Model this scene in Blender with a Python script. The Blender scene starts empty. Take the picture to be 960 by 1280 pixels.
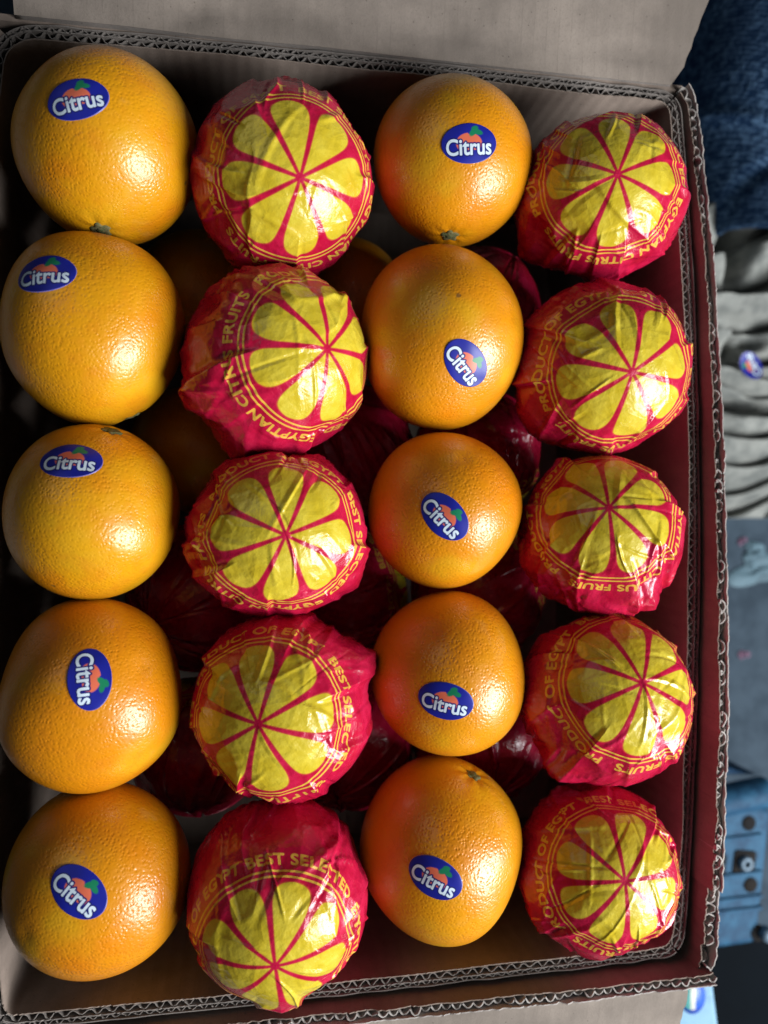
import bpy, math, random
import numpy as np
from mathutils import Vector, Matrix

SC = bpy.context.scene
COL = SC.collection
rad = math.radians

# ------------------------------------------------------------------ camera
cam_d = bpy.data.cameras.new("camera")
cam = bpy.data.objects.new("camera", cam_d)
COL.objects.link(cam)
CAM_C = np.array([-0.0536, 0.0023, 0.3587])
CAM_R = np.array([[0.98471, -0.00058, -0.17421],
                  [-0.00078, 0.99997, -0.00775],
                  [0.17420, 0.00777, 0.98468]])
m = Matrix.Identity(4)
for i in range(3):
    for j in range(3):
        m[i][j] = CAM_R[i, j]
    m[i][3] = CAM_C[i]
cam.matrix_world = m
cam_d.sensor_fit = 'VERTICAL'
cam_d.sensor_height = 32.0
cam_d.sensor_width = 24.0
cam_d.lens = 960 / 1280 * 32.0
cam_d.clip_start = 0.01
cam_d.clip_end = 50
cam_d.dof.use_dof = True
cam_d.dof.focus_distance = 0.335
cam_d.dof.aperture_fstop = 5.2
SC.camera = cam

# ------------------------------------------------------------------ light
w = bpy.data.worlds.new("World")
SC.world = w
w.use_nodes = True
bg = w.node_tree.nodes["Background"]
bg.inputs[0].default_value = (0.72, 0.86, 1.0, 1)
bg.inputs[1].default_value = 0.030


def area(name, pos, aim, size, size_y, power, col):
    d = bpy.data.lights.new(name, 'AREA')
    d.shape = 'RECTANGLE'
    d.size = size
    d.size_y = size_y
    d.energy = power
    d.color = col
    o = bpy.data.objects.new(name, d)
    COL.objects.link(o)
    o.location = pos
    o.rotation_euler = (Vector(aim) - Vector(pos)).to_track_quat('-Z', 'Y').to_euler()
    return o


area("doorway_light", (1.08, -0.62, 0.74), (0, 0, 0), 0.75, 0.90, 44, (0.95, 0.98, 1.0))
area("soft_overhead_light", (-0.9, 0.9, 1.3), (0, 0, 0), 0.9, 0.9, 1.2, (0.86, 0.93, 1.0))

SC.view_settings.view_transform = 'Standard'
SC.view_settings.look = 'None'
SC.view_settings.exposure = 0.0
SC.view_settings.gamma = 1.0
SC.render.engine = 'CYCLES'
SC.cycles.use_denoising = True
SC.cycles.max_bounces = 5
SC.cycles.diffuse_bounces = 1
SC.cycles.glossy_bounces = 2
SC.cycles.adaptive_threshold = 0.02

# ------------------------------------------------------------------ helpers
RNG = np.random.default_rng(11)


def hit_plane(px, py, z):
    """world point seen at a pixel of the 960 x 1280 photograph on a level plane (layout measurement)"""
    d = CAM_R @ np.array([(px - 480) / 960, (640 - py) / 960, -1.0])
    return CAM_C + d * (z - CAM_C[2]) / d[2]


def link(o, parent=None):
    COL.objects.link(o)
    if parent is not None:
        o.parent = parent
    return o


def empty(name, loc=(0, 0, 0)):
    o = bpy.data.objects.new(name, None)
    o.location = loc
    o.empty_display_size = 0.02
    return link(o)


def tag(o, label=None, cat=None, group=None, kind=None):
    if label: o["label"] = label
    if cat: o["category"] = cat
    if group: o["group"] = group
    if kind: o["kind"] = kind
    return o


def mesh_obj(name, verts, faces, mat, parent=None, smooth=True, loc=None):
    me = bpy.data.meshes.new(name)
    me.from_pydata([tuple(map(float, v)) for v in verts], [], [tuple(map(int, f)) for f in faces])
    me.materials.append(mat)
    if smooth:
        me.polygons.foreach_set("use_smooth", [True] * len(me.polygons))
    me.update()
    o = bpy.data.objects.new(name, me)
    if loc is not None: o.location = loc
    return link(o, parent)


def grid_mesh(name, V, mat, closed_u=False, cap=False, smooth=True):
    """V: (nv, nu, 3) numpy grid -> mesh data, fast path. u = ring direction"""
    nv, nu = V.shape[:2]
    me = bpy.data.meshes.new(name)
    i = np.arange(nv - 1)[:, None]
    j = np.arange(nu if closed_u else nu - 1)[None, :]
    j2 = (j + 1) % nu
    F = np.stack([i * nu + j, i * nu + j2, (i + 1) * nu + j2, (i + 1) * nu + j], -1).reshape(-1, 4)
    n = len(F)
    me.vertices.add(nv * nu)
    me.vertices.foreach_set("co", V.reshape(-1).astype(np.float32))
    me.loops.add(n * 4)
    me.loops.foreach_set("vertex_index", F.reshape(-1).astype(np.int32))
    me.polygons.add(n)
    me.polygons.foreach_set("loop_start", np.arange(0, n * 4, 4, dtype=np.int32))
    me.polygons.foreach_set("loop_total", np.full(n, 4, np.int32))
    if smooth:
        me.polygons.foreach_set("use_smooth", np.ones(n, bool))
    me.update(calc_edges=True)
    me.validate()
    me.materials.append(mat)
    return me


def attr_f(me, name, arr):
    a = me.attributes.new(name, 'FLOAT', 'POINT')
    a.data.foreach_set("value", np.asarray(arr, np.float32).reshape(-1))


def attr_v(me, name, arr):
    a = me.attributes.new(name, 'FLOAT_VECTOR', 'POINT')
    a.data.foreach_set("vector", np.asarray(arr, np.float32).reshape(-1))


def sstep(x, a, b):
    t = np.clip((x - a) / (b - a), 0, 1)
    return t * t * (3 - 2 * t)


def unit(v):
    v = np.asarray(v, float)
    return v / np.linalg.norm(v)


def vnoise1(n, cells, rng):
    """smooth 1-d noise, n samples"""
    k = rng.normal(size=cells + 3)
    t = np.linspace(0, cells, n)
    i = np.floor(t).astype(int)
    f = t - i
    f = f * f * (3 - 2 * f)
    return k[i] * (1 - f) + k[i + 1] * f


# ------------------------------------------------------------------ node helpers
class NT:
    def __init__(s, name):
        s.m = bpy.data.materials.new(name)
        s.m.use_nodes = True
        s.t = s.m.node_tree
        s.b = s.t.nodes["Principled BSDF"]

    def n(s, typ, **kw):
        nd = s.t.nodes.new(typ)
        for k, v in kw.items():
            setattr(nd, k, v)
        return nd

    def put(s, sock, v):
        if isinstance(v, bpy.types.NodeSocket):
            s.t.links.new(v, sock)
        else:
            sock.default_value = v

    def math(s, op, a, b=None, c=None, clamp=False):
        nd = s.n('ShaderNodeMath', operation=op, use_clamp=clamp)
        s.put(nd.inputs[0], a)
        if b is not None: s.put(nd.inputs[1], b)
        if c is not None: s.put(nd.inputs[2], c)
        return nd.outputs[0]

    def mix(s, f, a, b):
        nd = s.n('ShaderNodeMix', data_type='RGBA')
        s.put(nd.inputs[0], f)
        s.put(nd.inputs[6], a if isinstance(a, bpy.types.NodeSocket) else (*a, 1))
        s.put(nd.inputs[7], b if isinstance(b, bpy.types.NodeSocket) else (*b, 1))
        return nd.outputs[2]

    def ramp(s, v, lo, hi, a=0.0, b=1.0, smooth=True):
        nd = s.n('ShaderNodeMapRange', interpolation_type='SMOOTHSTEP' if smooth else 'LINEAR')
        s.put(nd.inputs[0], v)
        for i, x in enumerate((lo, hi, a, b)):
            s.put(nd.inputs[i + 1], x)
        return nd.outputs[0]

    def coord(s, kind='Object'):
        return s.n('ShaderNodeTexCoord').outputs[kind]

    def noise(s, vec, scale, detail=3, rough=0.55, dist=0.0):
        nd = s.n('ShaderNodeTexNoise')
        s.put(nd.inputs['Vector'], vec)
        nd.inputs['Scale'].default_value = scale
        nd.inputs['Detail'].default_value = detail
        nd.inputs['Roughness'].default_value = rough
        nd.inputs['Distortion'].default_value = dist
        return nd.outputs['Fac']

    def voro(s, vec, scale, feature='F1', out='Distance', rnd=1.0):
        nd = s.n('ShaderNodeTexVoronoi', feature=feature)
        s.put(nd.inputs['Vector'], vec)
        nd.inputs['Scale'].default_value = scale
        nd.inputs['Randomness'].default_value = rnd
        return nd.outputs[out]

    def scaled(s, vec, sc):
        nd = s.n('ShaderNodeVectorMath', operation='MULTIPLY')
        s.put(nd.inputs[0], vec)
        nd.inputs[1].default_value = sc
        return nd.outputs[0]

    def bump(s, h, strength, dist, normal=None):
        nd = s.n('ShaderNodeBump')
        nd.inputs['Strength'].default_value = strength
        nd.inputs['Distance'].default_value = dist
        s.put(nd.inputs['Height'], h)
        if normal is not None: s.put(nd.inputs['Normal'], normal)
        return nd.outputs[0]

    def set(s, **kw):
        for k, v in kw.items():
            k = k.replace('_', ' ')
            if isinstance(v, tuple) and len(v) == 3 and 'Color' in k or k.endswith('Tint') and isinstance(v, tuple) and len(v) == 3:
                v = (*v, 1)
            s.put(s.b.inputs[k], v)
        return s.m


# ------------------------------------------------------------------ materials
def mat_peel():
    s = NT("orange_peel")
    co = s.coord()
    oi = s.n('ShaderNodeObjectInfo')
    off = s.n('ShaderNodeVectorMath', operation='ADD')
    s.put(off.inputs[0], co)
    cmb = s.n('ShaderNodeCombineXYZ')
    s.put(cmb.inputs[0], s.math('MULTIPLY', oi.outputs['Random'], 3.1))
    s.put(cmb.inputs[1], s.math('MULTIPLY', oi.outputs['Random'], 1.7))
    s.put(off.inputs[1], cmb.outputs[0])
    v = off.outputs[0]
    big = s.noise(v, 26, 2)
    mid = s.noise(v, 90, 3)
    base = oi.outputs['Color']
    yel = s.mix(0.8, base, (0.74, 0.40, 0.012))
    redd = s.mix(0.6, base, (0.78, 0.215, 0.003))
    c = s.mix(s.ramp(big, 0.52, 0.72), base, yel)
    c = s.mix(s.ramp(big, 0.48, 0.30), c, redd)
    c = s.mix(s.math('MULTIPLY', s.ramp(mid, 0.45, 0.75), 0.40), c, (0.70, 0.21, 0.01))
    # oil glands: dense pits with darker floors
    wv = s.n('ShaderNodeVectorMath', operation='ADD')
    s.put(wv.inputs[0], v)
    nz = s.n('ShaderNodeTexNoise')
    s.put(nz.inputs['Vector'], v)
    nz.inputs['Scale'].default_value = 240
    s.put(wv.inputs[1], s.scaled(nz.outputs['Color'], (0.0011, 0.0011, 0.0011)))
    p1 = s.voro(wv.outputs[0], 690)
    pit = s.ramp(p1, 0.02, 0.62)
    lump = s.noise(v, 470, 2, 0.7)
    h = s.math('ADD', s.math('MULTIPLY', pit, 0.62), s.math('MULTIPLY', lump, 0.85))
    h = s.math('MULTIPLY', h, s.ramp(big, 0.30, 0.66, 1.25, 0.65))
    c = s.mix(s.math('MULTIPLY', s.ramp(p1, 0.30, 0.05), 0.30), c, (0.52, 0.17, 0.008))
    # a few small scars and specks
    sp = s.voro(v, 62)
    sel = s.noise(v, 40, 1)
    scar = s.math('MULTIPLY', s.ramp(sp, 0.085, 0.04), s.ramp(sel, 0.56, 0.62))
    c = s.mix(s.math('MULTIPLY', scar, 0.75), c, (0.16, 0.085, 0.03))
    # pale waxy scuffs
    wax = s.math('MULTIPLY', s.ramp(s.noise(v, 34, 4, 0.65, 0.6), 0.60, 0.72), 0.12)
    c = s.mix(wax, c, (0.75, 0.50, 0.22))
    nrm = s.bump(h, 0.52, 0.00038)
    ro = s.ramp(s.noise(v, 140, 3), 0.3, 0.75, 0.30, 0.42)
    return s.set(Base_Color=c, Roughness=ro, Normal=nrm, Specular_IOR_Level=0.5, Coat_Weight=0.35, Coat_Roughness=0.16, Coat_Normal=nrm)


def mat_sticker():
    s = NT("sticker_print")
    def at(n):
        nd = s.n('ShaderNodeAttribute', attribute_name=n)
        return nd.outputs['Fac']
    blue = (0.012, 0.018, 0.30)
    c = s.mix(s.ramp(at('sd_fruit'), 0.02, -0.02), blue, (0.80, 0.17, 0.09))
    c = s.mix(s.ramp(at('sd_leaf'), 0.02, -0.02), c, (0.01, 0.22, 0.10))
    c = s.mix(s.ramp(at('sd_text'), 0.085, 0.045), c, (0.008, 0.012, 0.16))
    c = s.mix(s.ramp(at('sd_text'), 0.018, -0.012), c, (0.72, 0.84, 0.95))
    c = s.mix(s.ramp(at('rim'), 0.965, 0.99), c, (0.16, 0.15, 0.42))
    return s.set(Base_Color=c, Roughness=0.38, Specular_IOR_Level=0.4)


def mat_wrap():
    s = NT("printed_wrap_paper")
    pa = s.n('ShaderNodeAttribute', attribute_name='paper').outputs['Vector']
    sep = s.n('ShaderNodeSeparateXYZ')
    s.put(sep.inputs[0], pa)
    x, y = sep.outputs[0], sep.outputs[1]
    r = s.math('SQRT', s.math('ADD', s.math('MULTIPLY', x, x), s.math('MULTIPLY', y, y)))
    ang = s.math('ARCTAN2', x, y)
    q = math.pi / 4
    a = s.math('ABSOLUTE', s.math('SUBTRACT', s.math('FLOORED_MODULO', ang, q), q / 2))
    e = s.math('SUBTRACT', s.math('MULTIPLY', r, s.math('SINE', s.math('SUBTRACT', q / 2 - 0.036, a))), 1.0)
    o = s.math('SUBTRACT', 49.8, r)
    d = s.math('SMOOTH_MIN', e, o, 24.0)
    d = s.math('MINIMUM', d, s.math('SUBTRACT', r, 3.2))
    petal = s.ramp(d, -0.25, 0.35)
    halo = s.ramp(d, -0.75, -0.2)
    r1 = s.ramp(s.math('ABSOLUTE', s.math('SUBTRACT', r, 52.4)), 0.85, 0.40)
    r2 = s.ramp(s.math('ABSOLUTE', s.math('SUBTRACT', r, 55.7)), 0.85, 0.40)
    txt = s.ramp(s.n('ShaderNodeAttribute', attribute_name='sd').outputs['Fac'], 0.056, 0.012)
    co = s.coord()
    mott = s.noise(co, 95, 4, 0.6)
    thin = s.noise(co, 30, 2)
    red = s.mix(s.ramp(mott, 0.3, 0.75), (0.45, 0.005, 0.036), (0.60, 0.012, 0.068))
    red = s.mix(s.math('MULTIPLY', s.ramp(thin, 0.54, 0.74), 0.35), red, (0.56, 0.022, 0.012))
    yel = s.mix(s.ramp(mott, 0.3, 0.75), (0.60, 0.44, 0.022), (0.73, 0.58, 0.055))
    yel = s.mix(s.math('MULTIPLY', s.ramp(thin, 0.54, 0.72), 0.45), yel, (0.68, 0.36, 0.010))
    line = (0.76, 0.46, 0.06)
    c = s.mix(s.math('MULTIPLY', halo, 0.5), red, (0.62, 0.16, 0.03))
    c = s.mix(petal, c, yel)
    c = s.mix(s.math('MAXIMUM', r1, r2), c, line)
    c = s.mix(s.math('MULTIPLY', txt, 0.92), c, line)
    # fine crinkle of tissue paper
    ck = s.voro(co, 95, 'DISTANCE_TO_EDGE')
    h = s.math('ADD', s.math('MULTIPLY', s.ramp(ck, 0.0, 0.16, 1.0, 0.0, False), 0.35), s.noise(co, 260, 3, 0.6))
    h = s.math('ADD', h, s.math('MULTIPLY', s.noise(co, 70, 2, 0.5, 1.2), 1.3))
    nrm = s.bump(h, 0.62, 0.0006)
    ro = s.ramp(mott, 0.3, 0.7, 0.18, 0.33)
    return s.set(Base_Color=c, Roughness=ro, Normal=nrm, Specular_IOR_Level=0.6, Coat_Weight=0.06, Coat_Roughness=0.15)


def mat_card(name="kraft_cardboard", col=(0.30, 0.235, 0.195), lines=None, rib=0.30):
    s = NT(name)
    co = s.coord()
    n1 = s.noise(co, 14, 5, 0.65)
    fib = s.noise(s.scaled(co, (1, 1, 1)), 900, 3, 0.7)
    dark = tuple(x * 0.70 for x in col)
    lite = tuple(min(1, x * 1.16) for x in col)
    c = s.mix(s.ramp(n1, 0.32, 0.7), dark, lite)
    c = s.mix(s.math('MULTIPLY', s.ramp(fib, 0.45, 0.75), 0.35), c, tuple(x * 0.62 for x in col))
    spk = s.voro(co, 210)
    c = s.mix(s.math('MULTIPLY', s.ramp(spk, 0.10, 0.05), 0.55), c, (0.09, 0.07, 0.055))
    h = fib
    if lines:
        ax, pitch = lines
        sep = s.n('ShaderNodeSeparateXYZ')
        s.put(sep.inputs[0], co)
        wob = s.math('MULTIPLY', s.noise(co, 9, 2), 0.004)
        ph = s.math('MULTIPLY', s.math('ADD', sep.outputs[ax], wob), 2 * math.pi / pitch)
        sw = s.math('SINE', ph)
        h = s.math('ADD', s.math('MULTIPLY', fib, 0.7), s.math('MULTIPLY', sw, rib))
        c = s.mix(s.math('MULTIPLY', s.ramp(sw, 0.93, 1.0), s.ramp(s.noise(co, 60, 2), 0.4, 0.65, 0.05, 0.4)), c, dark)
    nrm = s.bump(h, 0.5, 0.0004)
    return s.set(Base_Color=c, Roughness=0.85, Normal=nrm, Specular_IOR_Level=0.18)


def mat_simple(name, col, col2=None, rough=0.6, scale=40, bump=0.3, bdist=0.0005, spec=0.4, bscale=None, metal=0.0):
    s = NT(name)
    co = s.coord()
    n1 = s.noise(co, scale, 4, 0.6)
    c = s.mix(s.ramp(n1, 0.35, 0.68), col, col2 or tuple(x * 0.7 for x in col))
    nrm = s.bump(s.noise(co, bscale or scale * 4, 3), bump, bdist)
    return s.set(Base_Color=c, Roughness=rough, Normal=nrm, Specular_IOR_Level=spec, Metallic=metal)


def mat_denim():
    s = NT("denim")
    co = s.coord()
    sep = s.n('ShaderNodeSeparateXYZ')
    s.put(sep.inputs[0], co)
    wob = s.math('MULTIPLY', s.noise(co, 90, 3), 0.010)
    u = s.math('ADD', s.math('ADD', sep.outputs[0], s.math('MULTIPLY', sep.outputs[1], 0.6)), wob)
    tw = s.math('SINE', s.math('MULTIPLY', u, 2 * math.pi / 0.0042))
    v2 = s.math('SINE', s.math('MULTIPLY', s.math('SUBTRACT', sep.outputs[1], wob), 2 * math.pi / 0.0050))
    slub = s.noise(s.scaled(co, (1, 1.5, 1)), 150, 3, 0.65)
    wear = s.noise(co, 11, 3)
    f = s.math('ADD', s.math('MULTIPLY', s.math('MULTIPLY', tw, v2), 0.16), slub)
    c = s.mix(s.ramp(f, 0.35, 0.78), (0.010, 0.036, 0.095), (0.13, 0.24, 0.40))
    c = s.mix(s.math('MULTIPLY', s.ramp(wear, 0.40, 0.70), 0.45), c, (0.006, 0.020, 0.060))
    nrm = s.bump(f, 0.7, 0.0012)
    return s.set(Base_Color=c, Roughness=0.9, Normal=nrm, Specular_IOR_Level=0.15)


M = dict(
    peel=mat_peel(), sticker=mat_sticker(), wrap=mat_wrap(),
    card=mat_card(lines=(0, 0.0065)),
    card_y=mat_card("kraft_cardboard_side", lines=(1, 0.0065)),
    flap=mat_card("kraft_cardboard_flap", (0.300, 0.250, 0.212), lines=(0, 0.0065), rib=0.10),
    edge=mat_card("cut_cardboard_edge", (0.25, 0.22, 0.20)),
    torn=mat_card("torn_cardboard_fibre", (0.46, 0.42, 0.39)),
    stem=mat_simple("dry_green_stem", (0.11, 0.13, 0.045), (0.20, 0.16, 0.07), 0.8, 500),
    denim=mat_denim(),
    cloth=mat_simple("off_white_cloth", (0.250, 0.255, 0.235), (0.130, 0.138, 0.130), 0.85, 60, 0.5, 0.0008),
    floor=mat_simple("concrete_floor", (0.046, 0.068, 0.092), (0.026, 0.041, 0.058), 0.8, 34, 0.3, 0.0006, spec=0.15),
    dark=mat_simple("near_black", (0.0035, 0.0055, 0.008), (0.0028, 0.0042, 0.006), 0.9, 12, spec=0.06),
    bluem=mat_simple("blue_machine_paint", (0.024, 0.098, 0.180), (0.012, 0.050, 0.105), 0.6, 70, 0.6, 0.0009, spec=0.15),
    navy=mat_simple("dark_blue_machine_paint", (0.012, 0.045, 0.10), (0.010, 0.035, 0.075), 0.7, 30, spec=0.15),
    hole=mat_simple("painted_socket_shade", (0.006, 0.006, 0.007), (0.012, 0.009, 0.007), 0.8, 80, spec=0.15),  # sockets are flat discs; shade of their depth is painted as near-black
    bolt=mat_simple("worn_steel", (0.14, 0.20, 0.26), (0.08, 0.12, 0.16), 0.5, 120, metal=0.3),
    scrap=mat_simple("pale_plastic_scrap", (0.10, 0.17, 0.21), (0.06, 0.11, 0.14), 0.7, 60),
    pink=mat_simple("pink_petal", (0.15, 0.075, 0.125), (0.11, 0.07, 0.11), 0.7, 200),
)


def mat_board():
    s = NT("worn_pale_blue_paint")
    co = s.coord()
    n1 = s.noise(co, 60, 5, 0.7)
    n2 = s.noise(co, 25, 3)
    c = s.mix(s.ramp(n2, 0.3, 0.7), (0.13, 0.30, 0.46), (0.19, 0.38, 0.54))
    c = s.mix(s.math('MULTIPLY', s.ramp(n1, 0.56, 0.66), 0.6), c, (0.10, 0.22, 0.34))
    c = s.mix(s.ramp(s.noise(co, 40, 3), 0.66, 0.71), c, (0.16, 0.14, 0.12))
    return s.set(Base_Color=c, Roughness=0.55, Normal=s.bump(n1, 0.4, 0.0006))


M['board'] = mat_board()


def mat_round_sticker():
    s = NT("round_sticker_print")
    sep = s.n('ShaderNodeSeparateXYZ')
    s.put(sep.inputs[0], s.coord())
    x, y = sep.outputs[0], sep.outputs[1]
    c = s.mix(s.ramp(x, -0.0025, -0.002), (0.12, 0.42, 0.40), (0.62, 0.62, 0.55))
    c = s.mix(s.ramp(x, 0.0015, 0.002), c, (0.02, 0.10, 0.52))
    r = s.math('SQRT', s.math('ADD', s.math('MULTIPLY', x, x), s.math('MULTIPLY', y, y)))
    c = s.mix(s.ramp(r, 0.0092, 0.0096), c, (0.02, 0.06, 0.36))
    return s.set(Base_Color=c, Roughness=0.4)


M['rsticker'] = mat_round_sticker()


# ------------------------------------------------------------------ lettering as signed distance
def text_edges(body, spacing=1.0, word=1.0):
    cu = bpy.data.curves.new("lettering_source", 'FONT')
    cu.body = body
    cu.space_character = spacing
    cu.space_word = word
    cu.resolution_u = 5
    o = bpy.data.objects.new("lettering_source", cu)
    COL.objects.link(o)
    dg = bpy.context.evaluated_depsgraph_get()
    me = bpy.data.meshes.new_from_object(o.evaluated_get(dg))
    co = np.empty(len(me.vertices) * 3, np.float32)
    me.vertices.foreach_get("co", co)
    co = co.reshape(-1, 3)[:, :2].astype(float)
    cnt = {}
    for p in me.polygons:
        vs = list(p.vertices)
        for a, b in zip(vs, vs[1:] + vs[:1]):
            k = (min(a, b), max(a, b))
            cnt[k] = cnt.get(k, 0) + 1
    E = np.array([k for k, n in cnt.items() if n == 1])
    bpy.data.objects.remove(o)
    bpy.data.curves.remove(cu)
    bpy.data.meshes.remove(me)
    return co[E[:, 0]], co[E[:, 1]]


def sdf_points(P, A, B, reach=0.5):
    """signed distance (negative inside) of 2-d points to the outline edges A-B"""
    out = np.full(len(P), reach)
    order = np.argsort(P[:, 0])
    for ch in np.array_split(order, max(1, len(P) // 3000)):
        p = P[ch]
        lo, hi = p[:, 0].min() - reach, p[:, 0].max() + reach
        k = (np.maximum(A[:, 0], B[:, 0]) > lo) & (np.minimum(A[:, 0], B[:, 0]) < hi)
        if not k.any():
            continue
        a, b = A[k], B[k]
        d = b - a
        L = (d ** 2).sum(1) + 1e-12
        t = np.clip(((p[:, None] - a) * d).sum(2) / L, 0, 1)
        q = a + t[..., None] * d
        dist = np.sqrt(((p[:, None] - q) ** 2).sum(2)).min(1)
        # crossing number along +y (columns stay inside the chunk window)
        c1 = (a[:, 0] > p[:, :1]) != (b[:, 0] > p[:, :1])
        dx = np.where(np.abs(d[:, 0]) < 1e-9, 1e-9, d[:, 0])
        yc = a[:, 1] + (p[:, :1] - a[:, 0]) * d[:, 1] / dx
        ins = ((c1 & (yc > p[:, 1:2])).sum(1) % 2) == 1
        out[ch] = np.where(ins, -dist, np.minimum(dist, reach))
    return out


RING = "PRODUCT OF EGYPT  BEST SELECTED  EGYPTIAN CITRUS FRUITS  "
RA, RB = text_edges(RING, 1.08)
T_H = 0.72
BA, BB = text_edges("PRODUCT OF EGYPT  BE", 1.08)
T_ZERO = BB[:, 0].max()                 # the middle of BEST is the zero angle of the print
T_W = max(RA[:, 0].max(), RB[:, 0].max()) + 0.95
TN_X, TN_Y = 2000, 70
_gx, _gy = np.meshgrid(np.linspace(0, T_W, TN_X, endpoint=False), np.linspace(-0.25, T_H + 0.25, TN_Y))
T_SDF = sdf_points(np.stack([_gx.ravel(), _gy.ravel()], 1), RA, RB, 0.35).reshape(TN_Y, TN_X)


def ring_sdf(phi, rho, rho_c=63.0, cap=6.7):
    """phi: print angle in radians clockwise from BEST, rho: degrees from the print centre"""
    x = (T_ZERO + phi / (2 * math.pi) * T_W) % T_W
    y = T_H / 2 + (rho - rho_c) / cap * T_H
    fx = x / T_W * TN_X
    fy = np.clip((y + 0.25) / (T_H + 0.5) * (TN_Y - 1), 0, TN_Y - 1.001)
    i0 = np.floor(fx).astype(int) % TN_X
    i1 = (i0 + 1) % TN_X
    j0 = np.floor(fy).astype(int)
    tx, ty = fx - np.floor(fx), fy - j0
    v = (T_SDF[j0, i0] * (1 - tx) + T_SDF[j0, i1] * tx) * (1 - ty) + (T_SDF[j0 + 1, i0] * (1 - tx) + T_SDF[j0 + 1, i1] * tx) * ty
    return np.where((y < -0.24) | (y > T_H + 0.24), 0.35, v)


# ------------------------------------------------------------------ structure: floor
def flat_sheet(name, x0, x1, y0, y1, z, mat, nx=2, ny=2):
    X, Y = np.meshgrid(np.linspace(x0, x1, nx), np.linspace(y0, y1, ny))
    me = grid_mesh(name, np.stack([X, Y, np.full_like(X, z)], -1), mat)
    return link(bpy.data.objects.new(name, me))


Z_BOARD = -0.175
Z_FLOOR = -0.34
tag(flat_sheet("floor", -3, 3, -3, 3, Z_FLOOR, M['floor']), kind="structure")

# ------------------------------------------------------------------ cartons
HX, HY = 0.1575, 0.2137


def ribbon(name, P, t, ztop, zbot, mat, parent, lean=0.0, closed=False):
    """standing strip of paper or board along the plan polyline P, thickness t"""
    P = np.asarray(P, float)
    n = len(P)
    T = np.gradient(P, axis=0)
    T /= np.linalg.norm(T, axis=1)[:, None] + 1e-12
    N = np.stack([-T[:, 1], T[:, 0]], 1)
    ztop = np.broadcast_to(ztop, (n,))
    zbot = np.broadcast_to(zbot, (n,))
    lean = np.broadcast_to(lean, (n,))
    A, B = P - N * t / 2, P + N * t / 2
    off = N * lean[:, None]
    rows = []
    mid = np.maximum(zbot + 1e-3, -0.05)
    for q, zz in ((A, zbot), (A, mid), (A, ztop), (B, ztop), (B, mid), (B, zbot)):
        k = np.clip((zz + 0.05) / (ztop + 0.05), 0, 1)[:, None]
        rows.append(np.concatenate([q + off * k, zz[:, None]], 1))
    V = np.stack(rows, 0)
    me = grid_mesh(name, V, mat)
    me.set_sharp_from_angle(angle=rad(40))
    o = bpy.data.objects.new(name, me)
    return link(o, parent)


def resample(P, step):
    P = np.asarray(P, float)
    d = np.r_[0, np.cumsum(np.linalg.norm(np.diff(P, axis=0), axis=1))]
    n = max(2, int(d[-1] / step) + 1)
    s = np.linspace(0, d[-1], n)
    return np.stack([np.interp(s, d, P[:, 0]), np.interp(s, d, P[:, 1])], 1), s


def offset_curve(P, d):
    T = np.gradient(P, axis=0)
    T /= np.linalg.norm(T, axis=1)[:, None] + 1e-12
    N = np.stack([-T[:, 1], T[:, 0]], 1)
    return P + N * np.asarray(d).reshape(-1, 1)


def fluting(name, P0, d_mid, amp, pitch, ztop, zbot, mat, parent, rng, t=0.0005, sharp=1.0, lean=0.0, wander=0.075):
    P, s = resample(P0, pitch / 10)
    ph = s / pitch * 2 * math.pi + np.cumsum(rng.normal(size=len(s))) * wander
    wv = np.sin(ph)
    wv = np.sign(wv) * np.abs(wv) ** sharp * (0.80 + 0.20 * vnoise1(len(s), 60, rng).clip(-1.6, 1))
    C = offset_curve(P, d_mid + amp * wv)
    zt = ztop + rng.normal(size=len(s)) * 0.00018 if np.isscalar(ztop) else np.interp(np.linspace(0, 1, len(s)), np.linspace(0, 1, len(ztop)), ztop)
    ln = lean if np.isscalar(lean) else np.interp(np.linspace(0, 1, len(s)), np.linspace(0, 1, len(lean)), lean)
    return ribbon(name, C, t, zt, zbot, mat, parent, ln)


def rim_outline():
    """plan of the inner face of the inner carton, clockwise seen from above (outward = left-hand normal flipped)"""
    def bul(t, a):
        return a * np.sin(np.pi * t) ** 0.8
    t = np.linspace(0, 1, 80)
    top = np.stack([-HX + 2 * HX * t, HY + bul(t, 0.0015)], 1)
    right = np.stack([HX + bul(t, 0.0102), HY - 2 * HY * t], 1)
    bot = np.stack([HX - 2 * HX * t, -HY - bul(t, 0.001)], 1)
    left = np.stack([-HX - bul(t, 0.0105), -HY + 2 * HY * t], 1)
    return [top, right, bot, left]


def corner(a_end, b_start_dir, a_dir, r, n=8):
    pass


def round_loop(sides, radii):
    """join the four sides with rounded corners; radii[k] at the end of side k. returns four polylines, cut at mid-corner"""
    res = []
    n = 4
    trimmed = []
    for k in range(4):
        P, s = resample(sides[k], 0.001)
        r0, r1 = radii[k - 1], radii[k]
        keep = (s > r0) & (s < s[-1] - r1)
        trimmed.append(P[keep])
    arcs = []
    for k in range(4):
        a = trimmed[k][-1]
        b = trimmed[(k + 1) % 4][0]
        c = sides[k][-1]
        t = np.linspace(0, 1, 21)[:, None]
        arcs.append((1 - t) ** 2 * a + 2 * t * (1 - t) * c + t * t * b)
    for k in range(4):
        res.append(np.concatenate([arcs[k - 1][10:-1], trimmed[k], arcs[k][1:11]]))
    return res


inner = empty("inner_carton", (0, 0, Z_BOARD))
tag(inner, "corrugated cardboard carton holding the rows of oranges, its cut fluted rim showing", "carton")
sides = round_loop(rim_outline(), [0.006, 0.006, 0.005, 0.014])
rngc = np.random.default_rng(5)
Z0 = Z_BOARD + 0.006


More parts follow.
